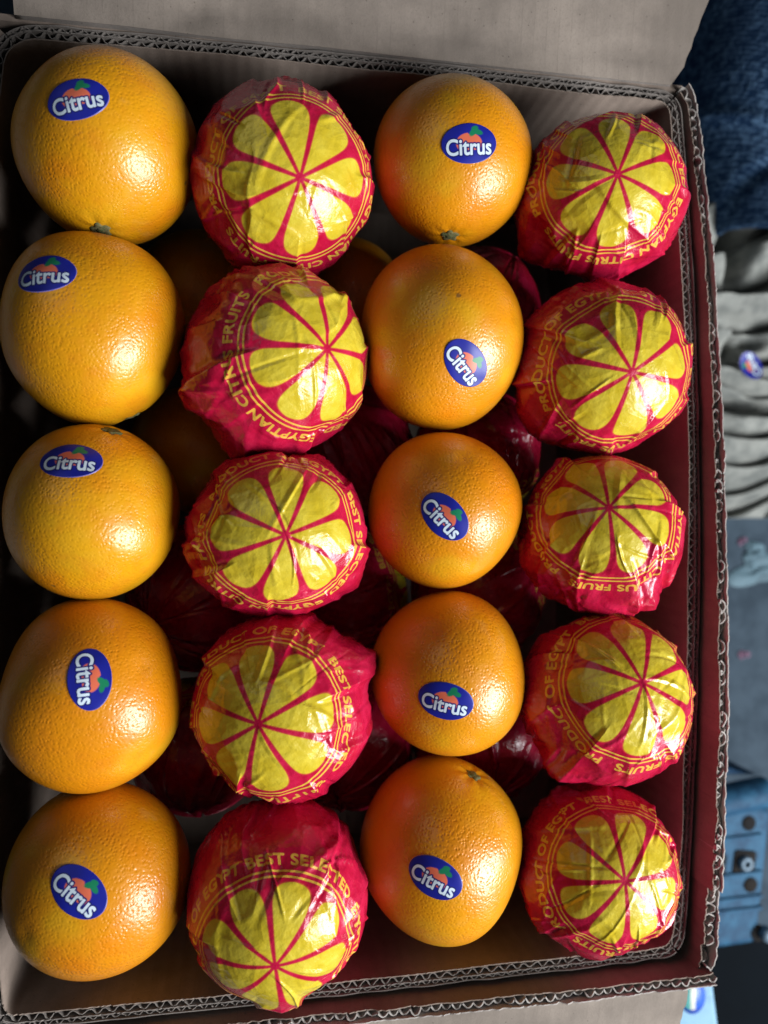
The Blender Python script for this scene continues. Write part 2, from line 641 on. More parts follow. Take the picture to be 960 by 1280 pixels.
def child_z(o, parent):
    """parts are built in world coordinates; keep them there under a moved Empty"""
    o.matrix_parent_inverse = Matrix.Translation(-Vector(parent.location))
    return o


for k, P in enumerate(sides):
    pm = M['card'] if k in (0, 2) else M['card_y']
    zt = 0.0 + 0.0006 * vnoise1(len(P), 14, rngc) + 0.00015 * rngc.normal(size=len(P))
    wall = child_z(ribbon("wall_panel", offset_curve(P, 0.0002), 0.0005, zt, Z0, pm, inner), inner)
    ribbon("fluting", P[:2], 0.001, 0, -0.001, pm, None) if False else None
    fluting("fluting", P, 0.0021, 0.0015, 0.0066 if k != 0 else 0.0058, -0.0007, -0.06, M['edge'], wall, rngc, 0.00042, 0.8)
    P2, _ = resample(P, 0.001)
    ribbon("middle_liner", offset_curve(P2, 0.0038), 0.0005, -0.0002 + 0.0002 * rngc.normal(size=len(P2)), -0.06, M['edge'], wall)
    fluting("fluting", P, 0.0050, 0.0009, 0.0047, -0.0006, -0.06, M['edge'], wall, rngc, 0.00036, 0.8)
    ribbon("outer_liner", offset_curve(P2, 0.0062), 0.0005, -0.0001 + 0.0004 * vnoise1(len(P2), 30, rngc), Z0, M['edge'], wall)
bt = child_z(mesh_obj("bottom_panel", [(-HX - .01, -HY - .002, Z0), (HX + .01, -HY - .002, Z0), (HX + .01, HY + .002, Z0), (-HX - .01, HY + .002, Z0)],
                      [(0, 1, 2, 3)], M['card'], inner, False), inner)

# outer carton: torn open, its walls stand a little above the inner one
outer = empty("outer_carton", (0, 0, Z_BOARD))
tag(outer, "torn open outer cardboard carton around the inner carton, ragged edges and folded back flaps", "carton")
rngo = np.random.default_rng(8)


def torn_wall(name, P, h, lean, mat, rng, th=0.0040, rag=0.0012, zbot=Z_BOARD + 0.002):
    P, s = resample(P, 0.001)
    n = len(P)
    h = np.interp(np.linspace(0, 1, n), np.linspace(0, 1, len(h)), h)
    lean = np.interp(np.linspace(0, 1, n), np.linspace(0, 1, len(lean)), lean)
    jag = lambda a: a * (vnoise1(n, n // 9, rng) * 0.6 + vnoise1(n, n // 3, rng) * 0.5 + 0.25 * rng.normal(size=n))
    w = child_z(ribbon(name, P, 0.0005, h - 0.0008 + jag(rag * 0.6), zbot, mat, outer, lean), outer)
    fluting("torn_fluting", P, th * 0.5, th * 0.36, 0.0050, h - 0.0010 + jag(rag * 1.2), -0.03, M['torn'], w, rng, 0.0006, 1.0, lean + 0.1 * jag(rag), 0.03)
    P2 = offset_curve(P, th)
    ribbon("outer_liner", P2, 0.00055, h + 0.0006 + jag(rag * 0.55), zbot, M['torn'], w, lean + 0.12 * jag(rag))
    return w


right_side = sides[1]
yy = right_side[:, 1]
msk = (yy < 0.2155) & (yy > -0.181)
PR = offset_curve(right_side, 0.0080)[msk]
torn_wall("wall_panel", PR, [0.003, 0.004, 0.006, 0.0075, 0.0085, 0.0095, 0.011, 0.0125, 0.0135, 0.0145],
          [0.0015, 0.0015, 0.002, 0.002, 0.002, 0.002, 0.0025, 0.003, 0.003, 0.003], M['card_y'], rngo)
PC = np.array([[0.1705, -0.1815], [0.1695, -0.200], [0.1688, -0.2180], [0.1675, -0.2240]])
torn_wall("corner_panel", PC, [0.0085, 0.0090, 0.0085, 0.006], [0.0015, 0.0015, 0.001, 0.001], M['card_y'], rngo, 0.0062, 0.0022)
PB = np.array([[0.1745, -0.2232], [0.10, -0.2238], [0.0, -0.2240], [-0.10, -0.2238], [-0.19, -0.2235]])
torn_wall("wall_panel", PB, [0.0115, 0.0105, 0.0085, 0.0065, 0.005, 0.005], [0.001] * 4, M['card'], rngo, 0.0044, 0.0011)
PT = np.array([[-0.166, 0.2228], [0.0, 0.2238], [0.166, 0.2228]])
w = child_z(ribbon("wall_panel", resample(PT, 0.004)[0], 0.003, -0.0015, Z_BOARD + 0.002, M['card'], outer), outer)
PL = offset_curve(sides[3], 0.0080)
w = child_z(ribbon("wall_panel", resample(PL, 0.004)[0], 0.003, -0.001, Z_BOARD + 0.002, M['card_y'], outer), outer)


def flap(name, origin_edge, far_edge, th, mat, parent, rng, nu=90, nv=40, dent=0.0, rag_side=0.0):
    """folded-back flap: slab between the fold line and the far edge (each a pair of end points)"""
    a0, a1 = map(np.array, origin_edge)
    b0, b1 = map(np.array, far_edge)
    u = np.linspace(0, 1, nu)
    v = np.linspace(0, 1, nv)
    U, Vv = np.meshgrid(u, v)
    P = ((1 - Vv)[..., None] * ((1 - U)[..., None] * a0 + U[..., None] * a1) + Vv[..., None] * ((1 - U)[..., None] * b0 + U[..., None] * b1))
    P[..., 2] += 0.0008 * (vnoise1(nu, 7, rng)[None, :] * (0.4 + Vv)) + 0.0006 * vnoise1(nv, 5, rng)[:, None]
    if dent:
        P[..., 2] -= dent * np.exp(-((Vv - 0.07) / 0.018) ** 2) * (0.6 + 0.4 * np.sin(U * 23))
        P[..., 2] -= dent * 2 * np.exp(-((Vv - 0.06) / 0.03) ** 2 - ((U - 0.24) / 0.03) ** 2)
    if rag_side:
        P[:, -1, 0] += rag_side * (vnoise1(nv, 18, rng) + 0.5 * rng.normal(size=nv))
        P[:, -2, 0] += 0.5 * rag_side * vnoise1(nv, 18, rng)
    top = P
    bot = P - np.array([0, 0, th])
    me = grid_mesh(name, top, mat)
    o = child_z(link(bpy.data.objects.new(name, me), parent), parent)
    # thickness: rim strip and underside
    idx = [(0, j) for j in range(nu)] + [(i, nu - 1) for i in range(1, nv)] + [(nv - 1, j) for j in range(nu - 2, -1, -1)] + [(i, 0) for i in range(nv - 2, 0, -1)]
    ring_t = np.array([top[i] for i in idx])
    ring_b = np.array([bot[i] for i in idx])
    me2 = grid_mesh("cut_edge", np.stack([ring_t - np.array([0, 0, 1e-4]), (ring_t + ring_b) / 2, ring_b], 0), M['edge'], closed_u=True, smooth=False)
    link(bpy.data.objects.new("cut_edge", me2), o)
    me3 = grid_mesh("under_liner", bot[:, ::-1], M['card'])
    link(bpy.data.objects.new("under_liner", me3), o)
    return o


rf = np.random.default_rng(21)
flap("flap", [(-0.1545, 0.2225, 0.001), (0.1600, 0.2230, 0.000)], [(-0.163, 0.40, 0.022), (0.231, 0.40, 0.030)], 0.0045, M['flap'], outer, rf, dent=0.0016, rag_side=0.0009)
flap("flap", [(-0.1660, 0.2300, 0.003), (-0.1690, -0.10, 0.003)][::-1], [(-0.30, 0.2300, -0.01), (-0.30, -0.10, -0.01)][::-1], 0.0045, M['flap'], outer, rf, 40, 20)
flap("flap", [(-0.20, -0.2322, 0.0030), (0.1640, -0.2300, 0.0075)], [(-0.20, -0.33, -0.022), (0.156, -0.33, -0.024)], 0.0045, M['flap'], outer, rf, rag_side=0.0006)

# ------------------------------------------------------------------ oranges
U0 = np.random.default_rng(3)


class Fruit:
    """a bumpy ellipsoid; r(dir) gives the skin"""
    def __init__(s, c, a, b, cz, seed, stem):
        s.c = np.array(c, float)
        s.ax = np.array([a, b, cz])
        rg = np.random.default_rng(seed)
        s.h = [(unit(rg.normal(size=3)), rg.uniform(0, 6.28), rg.uniform(1.5, 3.4), rg.uniform(-.016, .016)) for _ in range(7)]
        s.stem = unit(stem)

    def r(s, D):
        e = 1 / np.sqrt(((D / s.ax) ** 2).sum(-1))
        f = 1.0
        for n, p, k, am in s.h:
            f = f + am * np.sin(k * (D @ n) * 1.6 + p)
        ca = np.clip(D @ s.stem, -1, 1)
        th = np.arccos(ca)
        cb = np.pi - th
        dim = 0.030 * np.exp(-(th / 0.13) ** 2) + 0.014 * np.exp(-(cb / 0.10) ** 2) - 0.006 * np.exp(-((th - 0.25) / 0.12) ** 2)
        return e * (f - dim)

    def surf(s, D):
        return D * s.r(D)[..., None]


def frame(n):
    n = unit(n)
    t = np.cross(n, [0, 0, 1.0] if abs(n[2]) < 0.9 else [0, 1.0, 0])
    t = unit(t)
    return t, np.cross(n, t), n


def peel_mesh(F, nu=144, nv=84):
    t1, t2, n = frame(F.stem)
    th = np.linspace(0.004, np.pi - 0.004, nv)
    ph = np.linspace(0, 2 * np.pi, nu, endpoint=False)
    TH, PH = np.meshgrid(th, ph, indexing='ij')
    D = np.sin(TH)[..., None] * (np.cos(PH)[..., None] * t1 + np.sin(PH)[..., None] * t2) + np.cos(TH)[..., None] * n
    P = F.surf(D)
    P *= (1 + 0.006 * np.exp(-((TH - 0.16) / 0.10) ** 2) * np.sin(7 * PH + 1.3))[..., None]
    return grid_mesh("peel", P, M['peel'], closed_u=True)


# sticker grid shared by all
NR, NS = 44, 132
_rr = np.linspace(0.002, 1, NR)
_ss = np.linspace(0, 2 * np.pi, NS, endpoint=False)
SR, SS = np.meshgrid(_rr, _ss, indexing='ij')
SU, SV = SR * np.cos(SS), SR * np.sin(SS) * 0.655           # half-length 1
CA, CB = text_edges("Citrus", 1.0)
_w = max(CA[:, 0].max(), CB[:, 0].max())
_x0 = min(CA[:, 0].min(), CB[:, 0].min())
T_SC = 1.56 / (_w - _x0)
q = np.stack([(SU.ravel() + 0.80) / T_SC + _x0, (SV.ravel() + 0.36) / (T_SC * 1.12)], 1)
S_TXT = sdf_points(q, CA, CB, 0.5) - 0.018                     # a bolder face than the stock one


def sd_ell(u, v, cx, cy, rx, ry, rot=0):
    c, s_ = math.cos(rot), math.sin(rot)
    du, dv = u - cx, v - cy
    a, b = (du * c + dv * s_) / rx, (-du * s_ + dv * c) / ry
    return (np.sqrt(a * a + b * b) - 1) * min(rx, ry)


S_FRUIT = np.maximum(sd_ell(SU, SV, -0.02, 0.0, 0.44, 0.32), -(SV + 0.22))
S_FRUIT = np.maximum(S_FRUIT, -sd_ell(SU, SV, 0.06, 0.36, 0.12, 0.10))
S_LEAF = np.minimum(sd_ell(SU, SV, 0.16, 0.36, 0.20, 0.095, 0.75), sd_ell(SU, SV, 0.30, 0.34, 0.17, 0.085, -0.25))
S_LEAF = np.minimum(S_LEAF, sd_ell(SU, SV, 0.20, 0.47, 0.12, 0.07, 0.3))


def add_sticker(F, root, dirn, turn, half=0.0132):
    """dirn: where on the fruit (world direction), turn: clockwise turn of the print seen by the viewer, degrees"""
    n = unit(dirn)
    p0 = F.surf(n[None])[0]
    t1, t2, _ = frame(n)
    eps = 0.02
    e1 = F.surf(unit(n + t1 * eps)[None])[0] - F.surf(unit(n - t1 * eps)[None])[0]
    e2 = F.surf(unit(n + t2 * eps)[None])[0] - F.surf(unit(n - t2 * eps)[None])[0]
    nn = unit(np.cross(e1, e2))
    if nn @ n < 0: nn = -nn
    right = CAM_R[:, 0]
    ux = unit(right - nn * (right @ nn))
    uy = np.cross(nn, ux)
    a = -rad(turn)
    ex = ux * math.cos(a) + uy * math.sin(a)
    ey = np.cross(nn, ex)
    Q = p0 + (SU[..., None] * ex + SV[..., None] * ey) * half
    D = Q / np.linalg.norm(Q, axis=-1)[..., None]
    lift = np.where(SR > 0.985, -0.0003, 0.00026 + 0.00012 * np.sin(5 * SU + 40 * n[0]) * np.sin(7 * SV + 30 * n[1]) + 0.00018 * SR ** 6 * np.sin(2 * SS + 50 * n[1]))
    P = F.surf(D) + nn * lift[..., None]
    me = grid_mesh("sticker", P, M['sticker'], closed_u=True)
    attr_f(me, "sd_text", S_TXT)
    attr_f(me, "sd_fruit", S_FRUIT)
    attr_f(me, "sd_leaf", S_LEAF)
    attr_f(me, "rim", SR)
    return link(bpy.data.objects.new("sticker", me), root)


def stem_button(F, root, size=0.0042):
    t1, t2, n = frame(F.stem)
    p0 = F.surf(n[None])[0]
    nu = 30
    ph = np.linspace(0, 2 * np.pi, nu, endpoint=False)
    rows = []
    for k, (rr, hh) in enumerate(((0.02, 0.0013), (0.30, 0.0016), (0.42, 0.0008), (0.75, 0.0014), (1.0, 0.0009), (1.05, -0.0008))):
        star = 1 + (0.22 * np.cos(5 * ph + 0.4) + 0.05 * np.sin(11 * ph)) * min(1, rr * 1.2)
        R = size * rr * star
        rows.append(p0 + np.cos(ph)[:, None] * t1 * R[:, None] + np.sin(ph)[:, None] * t2 * R[:, None] + n * (hh * size / 0.0042 - 0.0002))
    me = grid_mesh("stem_button", np.stack(rows, 0), M['stem'], closed_u=True, smooth=False)
    return link(bpy.data.objects.new("stem_button", me), root)


def cam_dir(px, py, F):
    """direction from the fruit's centre to the skin point that shows at a pixel of the photograph"""
    d = unit(CAM_R @ np.array([(px - 480) / 960, (640 - py) / 960, -1.0]))
    o = CAM_C - F.c
    lo, hi = 0.15, float(-(o @ d))
    tt = np.linspace(lo, hi, 800)
    P = o + tt[:, None] * d
    L = np.linalg.norm(P, axis=1)
    ins = L < F.r(P / L[:, None])
    k = int(np.argmax(ins)) if ins.any() else int(np.argmin(L))
    return P[k] / L[k]


ORD = ["first", "second", "third", "fourth", "fifth"]
#          x       y      z     a     b  (mm)            sticker px, turn       stem px or dir             colour
ORANGES = [
    ("left", 0, (-115.2, 165.7, 2, 39.2, 40.3), (96, 123), -14, (126, 289), (0.76, 0.325, 0.005), "bare orange at the top of the leftmost column with a green stem end below"),
    ("left", 1, (-120.2, 85.2, 2, 39.0, 41.4), (55, 341), -3, (165, 524), (0.76, 0.32, 0.005), "bare orange second from top in the leftmost column, blue sticker at its upper left"),
    ("left", 2, (-120.7, 5.2, 2, 37.1, 38.5), (88, 575), -2, (140, 537), (0.77, 0.34, 0.006), "yellowish bare orange in the middle of the leftmost column, sticker near its top"),
    ("left", 3, (-120.6, -74.4, 2, 38.1, 41.7), (112, 848), 80, None, (0.76, 0.265, 0.004), "deep orange fruit fourth from top in leftmost column, sticker text running downward"),
    ("left", 4, (-118.1, -156.1, 2, 38.9, 40.6), (98, 1115), 38, None, (0.76, 0.28, 0.005), "bare orange at the bottom left corner of the box with tilted blue sticker"),
    ("third", 0, (43.4, 173.6, 0, 37.9, 38.6), (587, 179), -4, (562, 296), (0.75, 0.28, 0.004), "bare orange at the top of the third column, brown stem end below its sticker"),
    ("third", 1, (36.8, 88.2, 0, 38.4, 44.4), (583, 455), 52, None, (0.74, 0.27, 0.004), "tall bare orange second from top in third column, sticker low on its right"),
    ("third", 2, (39.2, 6.3, 0, 36.2, 38.3), (556, 646), 46, None, (0.75, 0.27, 0.004), "small round bare orange in the middle of the third column, sticker at its centre"),
    ("third", 3, (41.0, -71.7, 0, 36.1, 40.1), (557, 877), 10, None, (0.76, 0.285, 0.005), "bare orange fourth from top in third column, nearly level sticker in its lower half"),
    ("third", 4, (37.2, -154.8, 0, 38.5, 41.6), (544, 1098), 25, (592, 967), (0.77, 0.31, 0.005), "bare orange at the bottom of the third column, pale stem end at its upper right"),
]
FR = []
for i, (colm, row, g, spx, turn, stem, colr, label) in enumerate(ORANGES):
    x, y, z, a, b = [v / 1000 for v in g]
    cz = (a + b) / 2 * 0.985
    F = Fruit((x, y, z), a, b, cz, 100 + i, (0, 0, -1))
    if stem:
        st = cam_dir(*stem, F)
    else:
        st = unit([U0.uniform(-.8, .8), U0.uniform(-.8, .8), -0.7])
    F = Fruit((x, y, z), a, b, cz, 100 + i, st)
    root = empty("orange", (x, y, z))
    tag(root, label, "orange", "bare oranges with blue stickers")
    pe = link(bpy.data.objects.new("peel", peel_mesh(F)), root)
    pe.color = (*colr, 1)
    if stem:
        stem_button(F, root, 0.0040 if i != 9 else 0.0034)
    add_sticker(F, root, cam_dir(*spx, F), turn)
    FR.append((F, root))

# ------------------------------------------------------------------ wrapped oranges
RHO = np.concatenate([np.linspace(0.15, 48.5, 43), np.linspace(49, 54.6, 12), np.linspace(55, 64, 26), np.linspace(66, 178, 48)])
NA = 540


def wrap_mesh(ax, axis, rot, seed, strength=1.0, loose=None):
    """crumpled printed paper round an ellipsoid; axis: where the print centre points, rot: clockwise turn of the print"""
    rg = np.random.default_rng(seed)
    n = unit(axis)
    right = CAM_R[:, 0]
    ux = unit(right - n * (right @ n))
    uy = np.cross(n, ux)
    s = np.linspace(0, 2 * np.pi, NA, endpoint=False)                 # clockwise from up
    RH, S = np.meshgrid(RHO, s, indexing='ij')
    th = np.radians(RH)
    D = np.cos(th)[..., None] * n + np.sin(th)[..., None] * (np.sin(S)[..., None] * ux + np.cos(S)[..., None] * uy)
    e = 1 / np.sqrt(((D / ax) ** 2).sum(-1))
    Rm = ax.mean()
    disp = np.zeros_like(S)
    # --- flat facets where the paper is pulled straight
    k = 1.0 * np.ones_like(S)
    for _ in range(22):
        zc = rg.uniform(-0.25, 0.80)
        az = rg.uniform(0, 6.283)
        f = zc * n + math.sqrt(1 - zc * zc) * (math.sin(az) * ux + math.cos(az) * uy)
        dl = rg.uniform(0.012, 0.056) * (0.45 + 0.8 * (1 - max(0, zc)))
        ca = D @ f
        k = np.minimum(k, np.where(ca > 0.5, (1 - dl) / np.maximum(ca, 0.5), 9))
    disp += (k - 1) * Rm * 0.9 * strength
    # --- pleats: print vanishes into the fold, the paper steps up on one side
    npl = int(rg.integers(7, 11))
    pos = np.sort((np.arange(npl) + rg.uniform(-.35, .35, npl)) / npl * 2 * np.pi + rg.uniform(0, 6))
    J = np.radians(rg.uniform(1.2, 6.0, npl))
    phi = S - np.radians(rot)
    tot = np.full_like(S, 2 * np.pi)
    add = np.zeros_like(S)
    for p, j in zip(pos, J):
        st = rg.uniform(28, 52)
        ramp = sstep(RH, st, st + 16)
        slant = rg.uniform(-0.006, 0.006) * (RH - 60)
        d = (S - p - slant + np.pi) % (2 * np.pi) - np.pi
        wd = 0.011
        add += j * ramp * (sstep(d, -wd, wd) - (d + np.pi) / (2 * np.pi))
        Hh = rg.uniform(0.0005, 0.0018) * strength
        sg = 1 if rg.random() < .5 else -1
        dd = d * sg
        fall = rg.uniform(0.12, 0.32)
        disp += Hh * ramp * np.where(dd > 0, np.exp(-dd / fall), np.exp(dd / 0.026)) * (1 - sstep(RH, 120, 150))
        disp -= 0.22 * Hh * ramp * np.exp(-((dd + 0.07) / 0.04) ** 2)
    phi = phi + add
    # --- creases: straight sharp ridges and valleys
    for _ in range(48):
        zc = rg.uniform(-0.3, 0.98)
        az = rg.uniform(0, 6.283)
        c = zc * n + math.sqrt(1 - zc * zc) * (math.sin(az) * ux + math.cos(az) * uy)
        rad_t = unit(np.cross(c, n) + 1e-6)
        along_r = np.cross(c, rad_t)
        mixa = rg.normal(0, 0.55) if rg.random() < 0.65 else rg.uniform(-1.57, 1.57)
        tdir = unit(along_r * math.cos(mixa) + rad_t * math.sin(mixa))
        side = np.cross(c, tdir)
        u = D @ tdir
        v = D @ side + rg.uniform(-0.5, 0.5) * u * u
        L = rg.uniform(0.15, 0.55)
        wdt = rg.uniform(0.022, 0.075)
        am = rg.uniform(0.0002, 0.0011) * (1.15 - 0.55 * max(0, zc)) * (1 if rg.random() < 0.68 else -0.8) * strength
        win = np.clip(1 - (u / L) ** 2, 0, 1) * (D @ c > 0.3)
        asym = rg.uniform(0.3, 1.0)
        prof = np.clip(1 - np.abs(v) / np.where(v > 0, wdt, wdt * asym), 0, 1)
        disp += am * win * prof
    # --- a few long folds: one flank steep, the other running out flat
    for _ in range(9):
        zc = rg.uniform(0.0, 0.9)
        az = rg.uniform(0, 6.283)
        c = zc * n + math.sqrt(1 - zc * zc) * (math.sin(az) * ux + math.cos(az) * uy)
        t_ = unit(np.cross(c, rg.normal(size=3)))
        side = np.cross(c, t_)
        u = D @ t_
        v = D @ side + rg.uniform(-0.25, 0.25) * u * u + 0.02 * np.sin(u * rg.uniform(6, 14) + rg.uniform(0, 6))
        win = np.clip(1 - (u / rg.uniform(0.3, 0.8)) ** 2, 0, 1) * (D @ c > 0.2)
        am = rg.uniform(0.0005, 0.0013) * strength
        disp += am * win * np.where(v > 0, np.exp(-v / rg.uniform(0.08, 0.24)), np.exp(v / rg.uniform(0.014, 0.03)))
    # --- gathering below the equator, uneven
    gath = sstep(RH, 80, 118)
    for _ in range(30):
        p = rg.uniform(0, 6.283)
        d = (S - p - rg.normal(0, 0.004) * (RH - 90) + np.pi) % (2 * np.pi) - np.pi
        disp += gath * rg.uniform(-0.0008, 0.0013) * np.clip(1 - np.abs(d) / rg.uniform(0.03, 0.16), 0, 1) * strength
    # --- loose corner of paper standing away from the fruit
    for (ls, lr, am, wd) in (loose or []):
        d = (S - math.radians(ls) + np.pi) % (2 * np.pi) - np.pi
        disp += 1.5 * am * np.clip(1 - np.abs(d) / wd, 0, 1) * np.clip(1 - np.abs(RH - lr) / 26, 0, 1) ** 0.8
    P = D * (e + disp)[..., None]
    me = grid_mesh("paper_wrap", P, M['wrap'], closed_u=True)
    PR_ = RH * 1.06                                                # the print disc is a little smaller than the fruit's cap
    pap = np.stack([PR_ * np.sin(phi), PR_ * np.cos(phi), np.zeros_like(RH)], -1)
    attr_v(me, "paper", pap)
    attr_f(me, "sd", ring_sdf(phi, PR_))
    return me


#  centre mm and half sizes,            print centre px, print turn, loose corners (angle cw from up, rho, height, width)
WRAPS = [
    ((-38.1, 156.5, 4, 41.0, 42.0), (375, 222), 20, [(215, 88, .0035, .5)], "red and yellow wrapped orange at the top of the second column"),
    ((-41.0, 73.7, 4, 41.6, 42.0), (409, 436), 90, [(250, 88, .0045, .45), (205, 95, .005, .4)], "wrapped orange second from top in second column, plain red loose paper at its left"),
    ((-40.4, -4.0, 4, 40.4, 38.6), (357, 669), 70, [(125, 92, .004, .3)], "wrapped orange in the middle of the second column, glossy crease across its slice print"),
    ((-38.0, -83.5, 4, 40.6, 41.6), (323, 905), 60, [(60, 96, .005, .35)], "wrapped orange fourth from top in second column, slice print turned to lower left"),
    ((-40.0, -166.3, 10, 39.8, 41.0), (344, 1207), -5, [(178, 48, .002, .4)], "wrapped orange at the bottom of the second column, broad plain red area above its print"),
    ((116.7, 158.5, 6, 40.8, 37.6), (772, 218), 22, [(235, 95, .004, .4), (268, 86, .003, .8)], "wrapped orange at the top right corner of the box"),
    ((116.4, 75.3, 6, 41.8, 41.6), (790, 465), 12, [(225, 95, .003, .4), (262, 84, .0032, .8)], "wrapped orange second from top in the rightmost column beside the carton wall"),
    ((116.0, -5.6, 6, 38.4, 38.6), (761, 635), -2, [(150, 90, .004, .3), (255, 84, .0018, .7)], "small wrapped orange in the middle of the rightmost column"),
    ((118.2, -85.5, 6, 40.8, 41.5), (803, 854), -23, [(215, 92, .004, .3), (265, 84, .0028, .8)], "wrapped orange fourth from top in rightmost column, print turned towards the carton wall"),
    ((113.9, -167.7, 6, 38.8, 38.2), (781, 1101), -4, [(262, 86, .0022, .7)], "wrapped orange at the bottom right corner of the box"),
]
WR = []
for i, (g, dpx, rot, loose, label) in enumerate(WRAPS):
    x, y, z, a, b = [v / 1000 for v in g]
    ax = np.array([a, b, (a + b) / 2 * 0.985])
    F = Fruit((x, y, z), a, b, ax[2], 1, (0, 0, -1))
    F.h = []
    root = empty("wrapped_orange", (x, y, z))
    tag(root, label, "wrapped orange", "oranges wrapped in printed paper")
    ob = link(bpy.data.objects.new("paper_wrap", wrap_mesh(ax, cam_dir(*dpx, F), rot, 400 + i, 1.3, loose)), root)
    WR.append((F, root, ob))

# lower layer, glimpsed in the dark pockets between four fruits
low_x = (-79, -1, 77)
low_y = (121, 40, -40, -120)
for r_, y in enumerate(low_y):
    for c_, x in enumerate(low_x):
        where = f"between {ORD[r_]} and {ORD[r_ + 1]} rows, {ORD[c_]} and {ORD[c_ + 1]} columns"
        if (r_, c_) in ((0, 0), (1, 0), (0, 1)):
            root = empty("orange", (x / 1000, y / 1000, -0.070))
            tag(root, "dim bare orange below the gap " + where, "orange", "oranges of the lower layer")
            src = FR[(r_ * 3 + c_) % 10][1].children[0]
        else:
            root = empty("wrapped_orange", (x / 1000, y / 1000, -0.070))
            tag(root, "dim red wrapped orange below the gap " + where, "wrapped orange", "oranges of the lower layer")
            src = WR[(r_ * 3 + c_) % 10][2]
        cp = src.copy()
        cp.rotation_euler = (2.2, 0.5 * c_, 1.1 * r_)
        cp.scale = (0.94, 0.94, 0.94)
        link(cp, root)

# ------------------------------------------------------------------ things beside the box
def box_verts(x0, x1, y0, y1, z0, z1):
    return [(x0, y0, z0), (x1, y0, z0), (x1, y1, z0), (x0, y1, z0), (x0, y0, z1), (x1, y0, z1), (x1, y1, z1), (x0, y1, z1)]


BOXF = [(0, 3, 2, 1), (4, 5, 6, 7), (0, 1, 5, 4), (1, 2, 6, 5), (2, 3, 7, 6), (3, 0, 4, 7)]


def bevel(o, wdt, seg=3):
    md = o.modifiers.new("bevel", 'BEVEL')
    md.width = wdt
    md.segments = seg
    md.limit_method = 'ANGLE'
    return o


# painted board the cartons stand on
a = hit_plane(893, 1125, Z_BOARD)
b_ = hit_plane(907, 1290, Z_BOARD)
sl = (b_[0] - a[0]) / (b_[1] - a[1])
xr = lambda y: a[0] + sl * (y - a[1])
pv = [(-0.30, -0.50, Z_BOARD - 0.03), (xr(-0.50), -0.50, Z_BOARD - 0.03), (xr(0.28) - .035, 0.28, Z_BOARD - 0.03), (-0.30, 0.28, Z_BOARD - 0.03)]
pv += [(x, y, Z_BOARD) for x, y, z in pv]
board = mesh_obj("painted_board", pv, BOXF, M['board'], None, False)
bevel(board, 0.003)
tag(board, "worn pale blue painted board under the cartons at lower right", "board")
sp = hit_plane(866, 1246, Z_BOARD)
ph = np.linspace(0, 2 * np.pi, 40, endpoint=False)
me = grid_mesh("round_sticker", np.stack([np.stack([np.cos(ph) * r, np.sin(ph) * r * 1.25, np.full(40, z)], 1) for r, z in ((0.0001, .0006), (0.010, .0006), (0.0102, 0.0))], 0), M['rsticker'], closed_u=True, smooth=False)
rs = link(bpy.data.objects.new("round_sticker", me))
rs.location = (sp[0], sp[1], sp[2] + 0.0002)
tag(rs, "small round blue and white sticker on the pale blue board", "sticker")

# near-black slab laid on the floor beyond the board
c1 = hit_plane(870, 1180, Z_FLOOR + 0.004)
mt = mesh_obj("dark_slab", box_verts(c1[0], 1.2, -1.2, c1[1], Z_FLOOR, Z_FLOOR + 0.006), BOXF, M['dark'], None, False)
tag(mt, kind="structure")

# blue machine housing
ZM = -0.235
mA = hit_plane(885, 1000, ZM)
mB = hit_plane(962, 985, ZM)
mC = hit_plane(956, 1170, ZM)
mD = hit_plane(885, 1200, ZM)
mach = empty("blue_machine", (mA[0], mA[1], Z_FLOOR))
tag(mach, "blue painted metal machine housing with socket bolts, lying beside the box", "machine")


def quad_slab(name, pts, z0, z1, mat, bev=0.004):
    v = [(p[0], p[1], z0) for p in pts] + [(p[0], p[1], z1) for p in pts]
    o = child_z(mesh_obj(name, v, BOXF, mat, mach, False), mach)
    bevel(o, bev)
    return o


left = np.array([-0.10, 0.02, 0])
mE = hit_plane(951, 1150, ZM)
body = quad_slab("housing", [mD + left * .3, hit_plane(948, 1180, ZM), hit_plane(966, 1010, ZM), mA + left * .3], Z_FLOOR, ZM, M['bluem'], 0.006)
# raised rounded lip along the upper edge, and the dark cover behind it
e0, e1 = hit_plane(860, 1010, ZM) , hit_plane(962, 988, ZM)
dv = unit(e1 - e0)
nrm = np.array([-dv[1], dv[0], 0])
tt = np.linspace(0, 1, 24)
aa = np.linspace(0, 2 * np.pi, 20, endpoint=False)
rows = [e0 + (e1 - e0) * t + nrm * (np.cos(aa) * .013)[:, None] * (1 if t < .93 else math.sqrt(max(.02, 1 - ((t - .93) / .07) ** 2))) + np.array([0, 0, 1.]) * (np.sin(aa) * .013)[:, None] * (1 if t < .93 else math.sqrt(max(.02, 1 - ((t - .93) / .07) ** 2))) for t in tt]
child_z(link(bpy.data.objects.new("lip", grid_mesh("lip", np.stack(rows, 0), M['bluem'], closed_u=True)), mach), mach)
quad_slab("cover", [e0 + nrm * .012 + left, e1 + nrm * .012 - dv * .004, hit_plane(925, 965, ZM), hit_plane(870, 925, ZM) + left], Z_FLOOR, ZM - 0.006, M['navy'])
# ribs
for py0, py1 in ((1052, 1043), (1098, 1089), (1128, 1119), (1142, 1134)):
    p, q_ = hit_plane(880, py0, ZM), hit_plane(952, py1, ZM)
    d = unit(q_ - p)
    nn = np.array([-d[1], d[0], 0]) * 0.0016
    quad_slab("rib", [p - nn, q_ - nn, q_ + nn, p + nn], ZM - 0.004, ZM + 0.0022, M['bluem'], 0.001)


